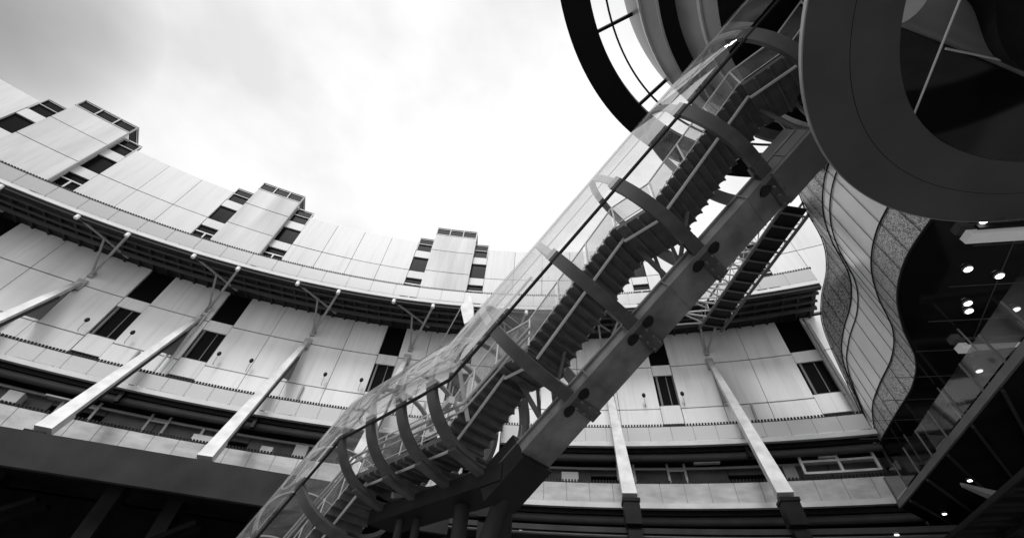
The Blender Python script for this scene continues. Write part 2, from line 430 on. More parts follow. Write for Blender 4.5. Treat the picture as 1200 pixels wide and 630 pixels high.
for q in range(26):
    a = -50+q*2.85+random.uniform(-.8, .8); k = random.random()
    if a > 22: continue
    m = MB(); z0 = 11.75
    if k < .35: m.arc(a, a+random.uniform(.5,1.0), 71.2, 71.8, 13.5, random.uniform(13.9,14.4)); build('air_unit', m, random.choice(['slab','frame','inner']), B)
    elif k < .7: m.arc(a, a+.12, 71.4, 71.5, z0, 14.8); m.arc(a+.9, a+1.02, 71.4, 71.5, z0, 14.8); m.arc(a, a+1.02, 71.4, 71.5, 14.3, 14.4); build('door_frame', m, 'frame', B)
    else: m.arc(a, a+random.uniform(.6,1.4), 70.9, 71.2, 14.62, 14.7); build('ceiling_fitting', m, 'white', B)
for az in (-40.2,-31.6,-25.0,-18.6,-9.0,-1.2,8.4,19.0):
    m = MB(); m.arc(az, az+.10, 71.95, 72.15, 15.8, 19.3); build('downpipe', m, 'frame', B)
m = MB(); m.pipe([loc_(A0+(23.5-A0)*q/90, 71.6, 14.55) for q in range(91)], .09, 6); build('service_pipe', m, 'frame', B)
m = MB(); m.pipe([loc_(A0+(23.5-A0)*q/90, 67.6, 9.2) for q in range(91)], .1, 6); build('service_pipe', m, 'dark', B)

# wall lamps
def wall_lamp(az, label):
    t = thing('wall_lamp', label, 'lamp', (CX, CY, 0), -R(az), 'lamps along the lower wall')
    t.location = cyl(az, 71.9, 19.45)
    s = MB(); s.pipe([(0,0,0),(0,-.15,.12),(0,-.2,.75)], .028, 6); build('stem', s, 'frame', t)
    h = MB(); h.add(*uvs(.15,.12,.2)); o = build('lamp_head', h, 'dark', t, smooth=True); o.location = (0,-.22,.92)
def uvs(rx, ry, rz, n=12, m=8):
    vs = [(0,0,-rz)]; fs = []
    for i in range(1, m):
        th = -math.pi/2+math.pi*i/m
        for k in range(n): vs.append((rx*math.cos(th)*math.cos(2*math.pi*k/n), ry*math.cos(th)*math.sin(2*math.pi*k/n), rz*math.sin(th)))
    vs.append((0,0,rz))
    for k in range(n): fs.append((0, 1+(k+1)%n, 1+k))
    for i in range(m-2):
        for k in range(n): fs.append((1+i*n+k, 1+i*n+(k+1)%n, 1+(i+1)*n+(k+1)%n, 1+(i+1)*n+k))
    e = len(vs)-1
    for k in range(n): fs.append((e, 1+(m-2)*n+k, 1+(m-2)*n+(k+1)%n))
    return vs, fs
for az, lb in ((-21.88,'leftmost small wall lamp, left of the first dark window slot of the lower wall'),
    (-19.45,'small wall lamp just right of the leftmost lower window slot'),
    (-14.5,'small wall lamp right of the second window slot, beside a downpipe'),
    (-12.55,'small wall lamp left of the third slanting white strut from the left'),
    (-7.9,'small wall lamp right of the third slanting white strut'),
    (-5.55,'small wall lamp left of the window slot nearest the glass tube'),
    (12.95,'small wall lamp left of the window slot that stands right of the tube girder'),
    (15.3,'rightmost small wall lamp, right of the window slot beyond the girder')):
    wall_lamp(az, lb)

# ================================================================== FRONT CANOPY (lower left)
F = thing('front_canopy', 'straight dark grey canopy edge crossing the lower left in front of the curved building', 'canopy', (-20, 20, 0))
Fi = Matrix.Translation((20,-20,0))
nb = Vector((math.sin(R(-12)), math.cos(R(-12)), 0)); tb = Vector((nb.y, -nb.x, 0))
def fr(p, s, z): return nb*p+tb*s+Vector((0,0,z))
def slabbox(p0, p1, s0, s1, z0, z1):
    return [fr(p0,s0,z0), fr(p0,s1,z0), fr(p1,s1,z0), fr(p1,s0,z0), fr(p0,s0,z1), fr(p0,s1,z1), fr(p1,s1,z1), fr(p1,s0,z1)]
def fb(name, mb, m, parent=F):
    o = build(name, mb, m, parent, smooth=False); o.matrix_parent_inverse = Fi if parent is F else Matrix(); return o
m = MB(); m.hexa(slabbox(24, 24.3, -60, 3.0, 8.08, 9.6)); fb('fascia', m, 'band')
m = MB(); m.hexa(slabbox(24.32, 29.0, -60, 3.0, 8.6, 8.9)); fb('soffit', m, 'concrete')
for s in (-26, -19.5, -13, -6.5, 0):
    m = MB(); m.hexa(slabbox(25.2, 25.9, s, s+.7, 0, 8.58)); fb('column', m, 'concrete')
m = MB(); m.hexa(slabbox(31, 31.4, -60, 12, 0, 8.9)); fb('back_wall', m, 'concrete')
for s0 in (-22, -15, -9):
    m = MB(); m.beam(fr(26.5,s0,3.6), fr(26.5,s0+6,7.6), .5, .22); m.beam(fr(27.6,s0,3.6), fr(27.6,s0+6,7.6), .5, .22); fb('escalator_flank', m, 'concrete')

# ================================================================== THE COVERED STAIR
a_ = Vector((.5815,-.6358,.5075)).normalized()
inc = math.asin(a_.z)
ah = Vector((a_.x, a_.y, 0)).normalized()
LR = Vector((.738,.675,0)).normalized()            # towards the far right side
n_ = LR.cross(a_); n_ = n_ if n_.z > 0 else -n_
ring0 = Vector((5.69,5.92,14.22)); S = 2.743
C3 = ring0-a_*S*3
bend1 = C3-a_*1.8
bend2 = bend1-ah*6.2
T = thing('covered_staircase', 'long sloping open stair inside a ringed glass tube carried on a grey box girder', 'staircase', (0, 11, 0))
TI = Matrix.Translation((0,-11,0))
def tb_(name, mb, m, parent=T, smooth=False):
    o = build(name, mb, m, parent, smooth=smooth)
    if parent is T: o.matrix_parent_inverse = TI
    return o
RT = 2.2
def frame(C, ax):
    n = LR.cross(ax); n = n if n.z > 0 else -n
    return C, ax, n
# ring mesh in local axes (x = along the tube, y = towards LR, z = up normal); phi from up towards -LR
def ring_mesh():
    mb = MB(); N = 64; wd = .19; rows = []
    # continuous flat hoop
    for i in range(N):
        ph = 2*math.pi*i/N; y, z = -math.sin(ph), math.cos(ph)
        rows.append([(-wd, y*(RT+.0), z*(RT+.0)), (wd, y*RT, z*RT), (wd, y*(RT-.16), z*(RT-.16)), (-wd, y*(RT-.16), z*(RT-.16))])
    vs = [p for r_ in rows for p in r_]; fs = []
    lo, hi = int(N*104/360), int(N*300/360)
    for i in range(lo, hi):
        for k in range(4): fs.append((i*4+k, i*4+(k+1)%4, (i+1)*4+(k+1)%4, (i+1)*4+k))
    fs.append(tuple(lo*4+k for k in range(4))); fs.append(tuple(hi*4+k for k in (3,2,1,0)))
    mb.add(vs, fs)
    # tangent gusset down to the girder
    mb.hexa([(-wd,-.1,-RT-.02),(wd,-.1,-RT-.02),(wd,1.55,-2.44),(-wd,1.55,-2.44),(-wd,-.1,-RT+.16),(wd,-.1,-RT+.16),(wd,1.55,-2.31),(-wd,1.55,-2.31)][:8])
    return mb
def thin_ring_mesh():
    mb = MB(); N = 64; wd = .11; rows = []
    lo, hi = -int(N*60/360), int(N*104/360)
    for i in range(lo, hi+1):
        ph = 2*math.pi*i/N; y, z = -math.sin(ph), math.cos(ph)
        rows.append([(-wd, y*(RT-.02), z*(RT-.02)), (wd, y*(RT-.02), z*(RT-.02)), (wd, y*(RT-.10), z*(RT-.10)), (-wd, y*(RT-.10), z*(RT-.10))])
    vs = [p for r_ in rows for p in r_]; fs = []
    for i in range(len(rows)-1):
        for k in range(4): fs.append((i*4+k, i*4+(k+1)%4, (i+1)*4+(k+1)%4, (i+1)*4+k))
    mb.add(vs, fs); return mb
def mtx(C, ax):
    C, ax, n = frame(C, ax)
    return Matrix(((ax.x, LR.x, n.x, C.x), (ax.y, LR.y, n.y, C.y), (ax.z, LR.z, n.z, C.z), (0,0,0,1)))
ringspots = [(ring0-a_*S*i, a_) for i in (-2,-1,0,1,2,3)]
ringspots += [(bend1-ah*L, ah) for L in (.7, 2.3, 4.1, 6.0)]
ringspots += [(bend2-a_*L, a_) for L in (2.6, 5.3, 8.0)]
rproto = None
for C, ax in ringspots:
    if rproto is None:
        rproto = build('ring', ring_mesh(), 'ring', T, smooth=True)
        tr_ = build('glazing_bar', thin_ring_mesh(), 'body2', rproto, smooth=True)
        o = rproto
    else:
        o = rproto.copy(); col.objects.link(o); o.parent = T
        c = tr_.copy(); col.objects.link(c); c.parent = o
    o.matrix_parent_inverse = TI; o.matrix_basis = mtx(C, ax)
# axis sample points with bisected frames
path = [(ring0+a_*S*2.35, a_)]
for t in range(0, 14): path.append((ring0+a_*(S*2-t*(S*2+S*3+1.2)/13), a_))
path.append((bend1, (a_+ah).normalized()))
for L in (1.2,2.4,3.6,4.9): path.append((bend1-ah*L, ah))
path.append((bend2, (a_+ah).normalized()))
for L in (1.5,4,7,10): path.append((bend2-a_*L, a_))
def hoop(C, ax, ph, r):
    n = LR.cross(ax); n = n if n.z > 0 else -n
    return C+n*math.cos(ph)*r-LR*math.sin(ph)*r
m = MB(); m.sheet([[hoop(C, ax, R(d), RT+.02) for d in range(-62, 111, 6)] for C, ax in path])
tb_('glass_shell', m, 'tubeglass', smooth=True)
for d, rr, mm in ((109,.055,'dark'),(70,.022,'rail'),(30,.022,'rail'),(-60,.045,'ring')):
    m = MB(); m.pipe([hoop(C, ax, R(d), RT-.03) for C, ax in path], rr, 6); tb_('glazing_rail', m, mm)

# stair walking line: z as a function of the horizontal run u (u = 0 at ring0, rising with u)
tan = math.tan(inc); u0 = Vector((ring0.x, ring0.y, 0))
def P(u, l, z): v = u0+ah*u+LR*l; return Vector((v.x, v.y, z))
off = -.62
def zax(u): return ring0.z+tan*u
period = 4.91; rise = period*tan
segs = []   # (kind, u0, z0, u1, z1)
zL1 = zax(-2.26)+off
flat = 1.35; run = period-flat
def addper(ub, zb): segs.append(('landing', ub, zb, ub+flat, zb)); segs.append(('flight', ub+flat, zb, ub+period, zb+rise))
ub = -2.94; addper(ub, zL1); addper(ub-period, zL1-rise); addper(ub+period, zL1+rise)
# lowest flight onto the level deck
zlev = bend1.z-1.45; zb = zL1-rise; ub1 = ub-period
runl = (zb-zlev)*run/rise
segs.append(('flight', ub1-runl, zlev, ub1, zb))
uend = (bend2-ring0).dot(ah)
segs.append(('landing', uend, zlev, ub1-runl, zlev))
segs.append(('flight', uend-period*1.6, zlev-rise*1.6*1.2, uend, zlev))
W = .85
def flight(k, ua, za, ubb, zb):
    n = max(4, round((zb-za)/.205)); du = (ubb-ua)/n; dz = (zb-za)/n
    m = MB()
    for i in range(n):
        u = ua+du*i; z = za+dz*i
        def bx(x0, x1, z0, z1, l0=-W, l1=W):
            m.hexa([P(x0,l0,z0),P(x1,l0,z0),P(x1,l1,z0),P(x0,l1,z0),P(x0,l0,z1),P(x1,l0,z1),P(x1,l1,z1),P(x0,l1,z1)])
        bx(u, u+du+.03, z+dz-.04, z+dz)            # tread
        bx(u-.0, u+.035, z-.02, z+dz-.04)          # riser
        bx(u-.01, u+.05, z-.07, z-.02)             # rib under the nosing
    o = tb_('flight', m, 'stair')
    s = MB()
    s.beam(P(ua,-.43,za-.17), P(ubb,-.43,zb-.17), .06, .07)
    build('edge_rail', s, 'rail', o)
def landing(ua, za, ubb, zb):
    m = MB(); m.hexa([P(ua,-W,za-.16),P(ubb,-W,za-.16),P(ubb,W,za-.16),P(ua,W,za-.16),P(ua,-W,za),P(ubb,-W,za),P(ubb,W,za),P(ua,W,za)])
    q = ua+.3
    while q < ubb: m.hexa([P(q,-W,za-.26),P(q+.07,-W,za-.26),P(q+.07,W,za-.26),P(q,W,za-.26),P(q,-W,za-.161),P(q+.07,-W,za-.161),P(q+.07,W,za-.161),P(q,W,za-.161)]); q += .42
    o = tb_('landing', m, 'stair')
    s = MB(); s.beam(P(ua,-.43,za-.30), P(ubb,-.43,za-.30), .06, .07); build('edge_rail', s, 'rail', o)
def balus(ua, za, ubb, zb, l):
    g_ = MB(); n = max(1, round((ubb-ua)/1.15))
    f_ = []
    for i in range(n):
        t0 = i/n+.02; t1 = (i+1)/n-.02
        qa, qb = ua+(ubb-ua)*t0, ua+(ubb-ua)*t1; ya, yb = za+(zb-za)*t0, za+(zb-za)*t1
        for dl in (0,):
            g_.add([P(qa,l,ya+.12),P(qb,l,yb+.12),P(qb,l,yb+1.0),P(qa,l,ya+1.0)], [(0,1,2,3)])
        f_.append(MB()); f_[-1].beam(P(qa-.02,l,ya), P(qa-.02,l,ya+1.05), .035, .05, tuple(ah))
    o = tb_('balustrade', g_, 'railglass')
    for q in f_: build('post', q, 'rail', o)
    s = MB(); s.pipe([P(ua,l,za+1.06), P(ubb,l,zb+1.06)], .028, 8); build('handrail', s, 'rail', o); s = MB(); s.pipe([P(ua,l,za+.1), P(ubb,l,zb+.1)], .018, 6); build('bottom_rail', s, 'rail', o)
for k, ua, za, ubb, zb in segs:
    (flight(k, ua, za, ubb, zb) if k == 'flight' else landing(ua, za, ubb, zb))
    for l in (-W, W): balus(ua, za, ubb, zb, l)

# box girder under the upper length, in tube axes
def G(C, l, v, ax=a_):
    n = LR.cross(ax); n = n if n.z > 0 else -n
    return C+LR*l+n*v
gt = ring0+a_*1.55; gb = C3-a_*3.6
def gbox(mb, c0, c1, l0, l1, v0, v1, ax=a_):
    mb.hexa([G(c0,l0,v0,ax),G(c1,l0,v0,ax),G(c1,l1,v0,ax),G(c0,l1,v0,ax),G(c0,l0,v1,ax),G(c1,l0,v1,ax),G(c1,l1,v1,ax),G(c0,l1,v1,ax)])
m = MB(); gbox(m, gb, gt, .42, 1.52, -2.28, -1.93); Gd = tb_('girder', m, 'girder')
m = MB(); gbox(m, gb, gt, .36, 1.58, -2.305, -2.285)
build('bottom_flange', m, 'girder', Gd)
m = MB(); gbox(m, ring0+a_*.05, gt+a_*.05, .38, 1.62, -2.42, -1.55); build('end_box', m, 'steel', Gd)
m = MB(); gbox(m, gb-a_*.2, gb+a_*1.5, .34, 1.58, -2.5, -1.58); build('end_box', m, 'dark', Gd)
for t in (.9, 2.4, 4.1, 5.6, 7.3, 9.0):
    m = MB(); c = gt-a_*t; gbox(m, c, c+a_*.035, .345, 1.595, -2.318, -1.91); build('splice_plate', m, 'girder', Gd)
m = MB(); gbox(m, gb, gt, .34, .46, -1.97, -1.91); build('top_flange', m, 'girder', Gd)
# round stiffener plates each side of every hoop foot
for i in (0,1,2,3):
    c = ring0-a_*S*i
    for sgn in (-1,1):
        for (lx, mm_, rr) in ((.64,'dark',.18),):
            m = MB(); cc = G(c+a_*sgn*.33, lx, -2.315); pts = []; N = 18
            for z in (0, 1):
                for q in range(N):
                    an = 2*math.pi*q/N
                    pts.append(cc+a_*math.cos(an)*rr*(1-.25*math.sin(an)*sgn)+LR*math.sin(an)*.15-n_*(.06*z))
            m.add(pts, [tuple(range(N)), tuple(range(2*N-1, N-1, -1))]+[(q,(q+1)%N,N+(q+1)%N,N+q) for q in range(N)])
            build('stiffener', m, mm_, Gd)
for i in (0,1,2,3):
    c = ring0-a_*S*i
    for sx in (-.12,.12):
        for lx in (.7,1.05,1.4):
            m = MB(); q = G(c+a_*sx, lx, -2.40); m.pipe([q, q-n_*.07], .035, 8); build('bolt', m, 'steel', Gd)
# props between girder and landings
for k, ua, za, ubb, zb in segs:
    if k != 'landing' or ua < -9.5: continue
    m = MB()
    for uu in (ua+.35, ua+.95):
        for l in (.75,):
            m.pipe([P(uu, l, za-.2), P(uu, .95, zax(uu)-2.25)], .06, 8)
    m.beam(P(ua+.1,.2,za-.2), P(ua+.65,.9,zax(ua+.65)-2.3), .1, .14)
    m.beam(P(ubb+.5,.3,za+.3), P(ua+.65,.9,zax(ua+.65)-2.3), .08, .12)
    tb_('prop', m, 'steel')
# level girder and arms below the bent part, on round columns
m = MB(); gbox(m, bend2-ah*.5, bend1+ah*.2, .3, 1.6, -2.75, -2.25, ah); tb_('girder', m, 'dark')
for C, ax in ringspots[6:10]:
    m = MB(); m.beam(C+LR*(-.9)+Vector((0,0,-2.0)), C+LR*1.2+Vector((0,0,-2.5)), .3, .3); tb_('arm', m, 'ring')
for (x, y, r_) in ((-3.1,16.6,.14),(-2.5,16.4,.14),(.55,15.3,.2),(-.9,14.7,.24)):
    m = MB(); m.pipe([(x,y,0),(x,y,bend1.z-2.3)], r_, 16); tb_('column', m, 'band', smooth=True)
m = MB(); m.pipe([G(gb,1.0,-2.3), (bend1-ah*2.2+LR*1.2+Vector((0,0,-bend1.z+3)))], .26, 14); tb_('column', m, 'band', smooth=True)

for L_ in (.2, 1.5, 3.2, 5.0):
    c = bend1-ah*L_
    m = MB(); m.beam(c-LR*1.7+Vector((0,0,.6)), c-LR*.85+Vector((0,0,zlev-c.z+.1)), .08, .1); tb_('hanger', m, 'body2')
for dz, rr in ((-1.0,.05),(-1.25,.035),(1.2,.045)):
    m = MB(); m.pipe([bend1+a_*3+LR*(-1.25)+Vector((0,0,dz)), bend1+LR*(-1.25)+Vector((0,0,dz)), bend2+LR*(-1.25)+Vector((0,0,dz)), bend2-a_*6+LR*(-1.25)+Vector((0,0,dz))], rr, 8); tb_('conduit', m, 'frame')
m = MB(); m.beam(bend1-ah*.3+LR*(-1.5)+Vector((0,0,-.9)), bend1-ah*5.4+LR*(.6)+Vector((0,0,.2)), .16, .2); tb_('cross_strut', m, 'slab')

# small spotlights inside the tube
for i, (pt, lb) in enumerate(((bend1-ah*2.2-LR*.2+Vector((0,0,.35)), 'round lit spotlight hanging inside the level part of the glass tube'),
                              (bend1+ah*.35+LR*.9+Vector((0,0,-1.5)), 'round lit spotlight clamped above the lower end of the box girder'))):
    t = thing('spotlight', lb, 'spotlight', pt, 0, 'spotlights on the covered stair')
    h = MB(); h.pipe([(0,0,.16),(0,0,-.1)], .11, 14); build('lamp_body', h, 'frame', t, smooth=True)
    h = MB(); h.pipe([(0,0,-.102),(0,0,-.13)], .10, 14); build('lens', h, 'spot', t)
    h = MB(); h.pipe([(0,0,.16),(0,0,.6)], .02, 6); build('bracket', h, 'frame', t)

# ================================================================== DRUM TOWER (top right)
DS = .8
DX, DY = 14.6*DS, -1.0*DS
D = thing('drum_tower', 'round dark drum building with a black outer hoop and a charcoal ring below it', 'building', (DX, DY, 0))
m = MB(); m.lathe([(12.8,27.6),(14.3,27.6),(14.3,28.2),(12.8,28.2)], 160, True); hoop_ = build('outer_hoop', m, 'adisc', D)
for k in range(16):
    an = R(22.5*k-59.5); m = MB()
    m.beam((math.sin(an)*10.8, math.cos(an)*10.8, 27.85), (math.sin(an)*12.95, math.cos(an)*12.95, 27.85), .16, .2)
    build('spoke', m, 'adisc', hoop_)
m = MB(); m.lathe([(11.95,27.6),(12.05,27.6),(12.05,27.75),(11.95,27.75)], 160, True); build('inner_hoop', m, 'adisc', D)
m = MB(); m.lathe([(10.1,24.2),(10.6,25.6),(11.0,28.6),(11.0,29.4),(8,29.4)], 128); build('upper_fascia', m, 'body', D, smooth=True)
m = MB(); m.lathe([(10.62,25.75),(10.72,25.75),(10.75,26.1),(10.6,26.1)], 128, True); build('fascia_trim', m, 'body2', D)
m = MB(); m.lathe([(10.06,24.14),(10.16,24.14),(10.16,24.26),(10.06,24.26)], 128, True); build('fascia_trim', m, 'body2', D)
m = MB(); m.lathe([(9.35,24.25),(10.08,24.25)], 128); build('dark_soffit', m, 'adisc', D)
m = MB(); m.lathe([(8.3,21.6),(8.7,22.3),(9.35,24.24)], 128); build('middle_fascia', m, 'body', D, smooth=True)
m = MB(); m.lathe([(8.72,22.32),(8.8,22.32),(8.86,22.5),(8.72,22.5)], 128, True); build('fascia_trim', m, 'body2', D)
m = MB(); m.lathe([(0.01,21.6),(8.3,21.6)], 128); build('dark_soffit', m, 'adisc', D)
m = MB(); m.lathe([(6.1,14.1),(8.3,14.1),(8.3,14.24),(6.1,14.24)], 160, True); cr = build('lower_ring', m, 'cdisc', D)
m = MB(); m.lathe([(8.3,14.12),(8.335,14.12),(8.335,14.28),(8.3,14.28)], 160, True); build('ring_trim', m, 'frame', cr)
m = MB(); m.lathe([(7.2,14.096),(7.215,14.096)], 160); build('panel_joint', m, 'adisc', cr)

m = MB(); m.lathe([(3.9,14.5),(3.9,21.5)], 64); build('core_wall', m, 'adisc', D)
m = MB(); m.lathe([(0.01,17.2),(8.9,17.2),(8.9,17.5)], 96); m.v = [(x+4.1, y-.5, z) for x, y, z in m.v]; build('floor_soffit', m, 'ceil', D)
for k in range(8):
    an = R(45*k+10); m = MB()
    m.pipe([(math.sin(an)*7.4, math.cos(an)*7.4, 14.5), (math.sin(an)*7.4, math.cos(an)*7.4, 21.6)], .16, 10)
    build('post', m, 'dark', D)
m = MB(); m.pipe([(-4.4,2.6,15.6),(-1.4,3.25,15.6),(3.5,4.4,15.6)], .5, 20); build('duct', m, 'body', D, smooth=True)
m = MB(); m.pipe([(-3.9,2.2,14.75),(-2.95,5.3,14.75)], .03, 6); m.pipe([(-3.0,3.5,15.2),(1.5,3.9,15.2)], .03, 6); build('tension_rod', m, 'rail', D)
m = MB(); m.box(-6.9,-4.9,-.8,1.2,18.6,18.7); build('ceiling_panel', m, 'body', D)
m = MB(); m.lathe([(3.9,0),(3.9,14.5)], 48); build('core_wall', m, 'concrete', D)

# ================================================================== FOOTBRIDGE to the gallery
fa = Vector((17.9,13.9,25.2)); fb_ = Vector((17.0,26.2,25.2))
K = thing('footbridge', 'narrow steel lattice footbridge running from the drum to the dark gallery underside', 'bridge', (17.4, 20, 25.2))
Ki = Matrix.Translation((-17.4,-20,-25.2))
d_ = (fb_-fa).normalized(); sd_ = Vector((d_.y,-d_.x,0))
def kb(name, mb, mm, sm=False):
    o = build(name, mb, mm, K, smooth=sm); o.matrix_parent_inverse = Ki; return o
wv = .95
for l in (-wv, wv):
    for z in (0, 1.1):
        m = MB(); m.pipe([fa+sd_*l+Vector((0,0,z)), fb_+sd_*l+Vector((0,0,z))], .11 if z == 0 else .08, 10); kb('chord', m, 'steel', True)
Lg = (fb_-fa).length; nb_ = 12
for i in range(nb_):
    p = fa+d_*(Lg*(i+.5)/nb_)
    m = MB(); m.beam(p-sd_*wv, p+sd_*wv, .1, .12); kb('cross_beam', m, 'steel')
    for l in (-wv, wv):
        p0 = fa+d_*(Lg*i/nb_)+sd_*l; p1 = fa+d_*(Lg*(i+1)/nb_)+sd_*l
        m = MB()
        if i % 2: m.pipe([p0, p1+Vector((0,0,1.1))], .045, 6)
        else: m.pipe([p0+Vector((0,0,1.1)), p1], .045, 6)
        m.pipe([p0, p0+Vector((0,0,1.1))], .04, 6)
        kb('brace', m, 'frame')
out = -(wv+2.3)
m = MB(); m.pipe([fa+d_*3+sd_*out, fb_+sd_*out], .12, 10); kb('chord', m, 'frame', True)
for i in range(2, 8):
    q0 = fa+d_*(Lg*i/8); q1 = fa+d_*(Lg*(i+1)/8); qm = (q0+q1)/2
    for x, y in ((q0+sd_*out, qm-sd_*wv), (qm-sd_*wv, q1+sd_*out), (q0+sd_*out, q0-sd_*wv)):
        m = MB(); m.pipe([x, y], .07, 6); kb('brace', m, 'slab')
for l in (-2.4,):
    m = MB(); m.pipe([fa+d_*7+sd_*l+Vector((0,0,.5)), fb_+d_*1.5+sd_*l*1.3+Vector((0,0,.5))], .10, 8); kb('stay', m, 'steel')
m = MB(); m.beam((fa+fb_)/2+Vector((0,0,.14))-d_*Lg/2, (fa+fb_)/2+Vector((0,0,.14))+d_*Lg/2, 1.5, .05); kb('deck', m, 'dark')

# ================================================================== WAVY GLASS PAVILION
def catmull(pts, n=10):
    out = []
    for i in range(len(pts)-1):
        p0 = pts[max(i-1,0)]; p1 = pts[i]; p2 = pts[i+1]; p3 = pts[min(i+2,len(pts)-1)]
        for k in range(n):
            t = k/n
            out.append(tuple(.5*((2*p1[j])+(-p0[j]+p2[j])*t+(2*p0[j]-5*p1[j]+4*p2[j]-p3[j])*t*t+(-p0[j]+3*p1[j]-3*p2[j]+p3[j])*t**3) for j in range(len(p1))))
    out.append(tuple(pts[-1])); return out
Bc = catmull([(15.0,6.2,15,25.2),(15.1,7.88,15,25.0),(15.49,9.77,15,24.8),(16.49,11.68,15,24.8),(18.04,13.54,15,24.8),(20.1,15.61,15,24.3),(21.47,17.77,15,24.1),(22.41,20.32,15,23.8),(23.1,22.2,15,22.6),(23.69,23.61,15,18.5),(24.3,24.6,15,15.6)])
Wv = thing('glass_pavilion', 'wavy pale curtain glass wall with dark mullion lines and squiggle printed bands', 'building', (18, 14, 0))
Wi = Matrix.Translation((-18,-14,0))
def wb(name, mb, mm, sm=False, parent=None):
    o = build(name, mb, mm, parent or Wv, smooth=sm)
    if parent is None: o.matrix_parent_inverse = Wi
    return o
def wp(q, v, o=0):
    x, y, z0, z1 = q; return Vector((x-o, y+o*.6, z0+(z1-z0)*v))
for v0, v1, mm, nm in ((0,.2,'wavylow','printed_glass_band'),(.2,.66,'wavy','curtain_glass'),(.66,1.0,'wavyhigh','printed_glass_band')):
    m = MB(); m.sheet([[wp(q, v0+(v1-v0)*k/4) for k in range(5)] for q in Bc]); wb(nm, m, mm, True)
for v in (0,.2,.58,.66,1.0):
    m = MB(); m.pipe([wp(q, v, .04) for q in Bc], .035 if v else .06, 6); wb('floor_band', m, 'dark')
for i in range(3, len(Bc), 5):
    m = MB(); m.pipe([wp(Bc[i], 0, .03), wp(Bc[i], 1, .03)], .014, 6); wb('mullion', m, 'dark')
for (x0,y0,x1,y1,zz) in ((23.6,22.4,31,19.5,13.1),(22.0,17.6,32,14.6,12.4),(24.6,23.9,40,22,11.6),(19.6,13.2,30,9.6,13.4)):
    m = MB(); m.beam((x0,y0,zz), (x1,y1,zz), .35, .16); wb('ledge', m, 'steel')
    m = MB(); m.beam((x0+.5,y0,zz+.1), (x0+.5,y0,14.9), .05, .05, (0,1,0)); wb('hanger', m, 'frame')
    m = MB(); m.beam((x0+2.5,y0-.8,zz+.1), (x0+2.5,y0-.8,14.9), .05, .05, (0,1,0)); wb('hanger', m, 'frame')
m = MB(); m.add([(24.0,21.0,10.9),(30,12.0,10.9),(30,12.0,14.8),(24.0,21.0,14.8)], [(0,1,2,3)]); wb('inner_glazing', m, 'darkbal')
for k in range(6):
    q0 = Vector((24.0,21.0,10.9)).lerp(Vector((30,12,10.9)), k/5); m = MB(); m.beam(q0, q0+Vector((0,0,3.9)), .06, .1, (0,1,0)); wb('mullion', m, 'frame')
# dark glossy underside with downlights
m = MB()
pts = [(q[0],q[1],15.0) for q in Bc]+[(30,30,15),(70,34,15),(70,2,15),(30,1,15)]
m.add(pts, [tuple(range(len(pts)))]); wb('ceiling', m, 'ceil')
m = MB(); m.add([(24.3,24.7,0),(40,33,0),(40,33,26),(24.3,24.7,26)], [(0,1,2,3)]); m.add([(40,33,0),(60,10,0),(60,10,15),(40,33,15)], [(0,1,2,3)]); wb('end_wall', m, 'darkglass')
m = MB()
for k in range(9):
    m.beam((17+k*2.6, 5.5+k*.4, 14.985), (17+k*2.6+10, 5.5+k*.4+19, 14.985), .035, .02)
for k in range(8):
    m.beam((17.3+k*.7, 8.8+k*2.1, 14.98), (45, 2.8+k*2.1, 14.98), .035, .02)
wb('ceiling_joint', m, 'steel')['kind'] = 'stuff'
for k in range(9):
    q0 = Vector((24.3,24.7,0)).lerp(Vector((40,33,0)), k/9)
    m = MB(); m.beam(q0+Vector((.05,-.1,0)), q0+Vector((.05,-.1,26)), .1, .12, (0,1,0)); wb('mullion', m, 'steel')
for (x0,y0,x1,y1) in ((16.45,8.3,24.5,6.6),(20.9,14.3,30,12.2),(27,18.9,36,17)):
    m = MB(); m.beam((x0,y0,14.75), (x1,y1,14.75), .42, .3); wb('glowing_bulkhead', m, 'strip')  # pale ceiling bulkhead with a glow added to brighten it
    m = MB(); m.beam((x0+.1,y0-.42,14.8), (x1,y1-.42,14.8), .1, .2); wb('bulkhead_trim', m, 'dark')
DLP = [(16.72, 7.65), (17.92, 9.87), (19.33, 10.06), (19.34, 11.65), (19.73, 12.08), (21.46, 11.74), (23.36, 15.98), (25.86, 17.83), (28.16, 19.55)]
for i, ((x, y), lb) in enumerate(zip(DLP, ('downlight in the dark ceiling nearest the charcoal ring',
   'downlight between the first and second pale bulkheads, near their left ends','bright downlight between the two pale bulkheads, right of centre',
   'upper one of the close pair of downlights left of the second bulkhead','lower one of the close pair of downlights left of the second bulkhead',
   'downlight close above the second pale bulkhead','downlight just below the left end of the second pale bulkhead','downlight left of the third short bulkhead','downlight under the tip of the third short bulkhead'))):
    t = thing('downlight', lb, 'ceiling light', (x, y, 14.93), 0, 'downlights in the dark ceiling')
    h = MB(); h.pipe([(0,0,.06),(0,0,-.02)], .17, 16); build('trim_ring', h, 'frame', t)
    h = MB(); h.pipe([(0,0,-.021),(0,0,-.05)], .13, 16); build('lens', h, 'lamp', t)

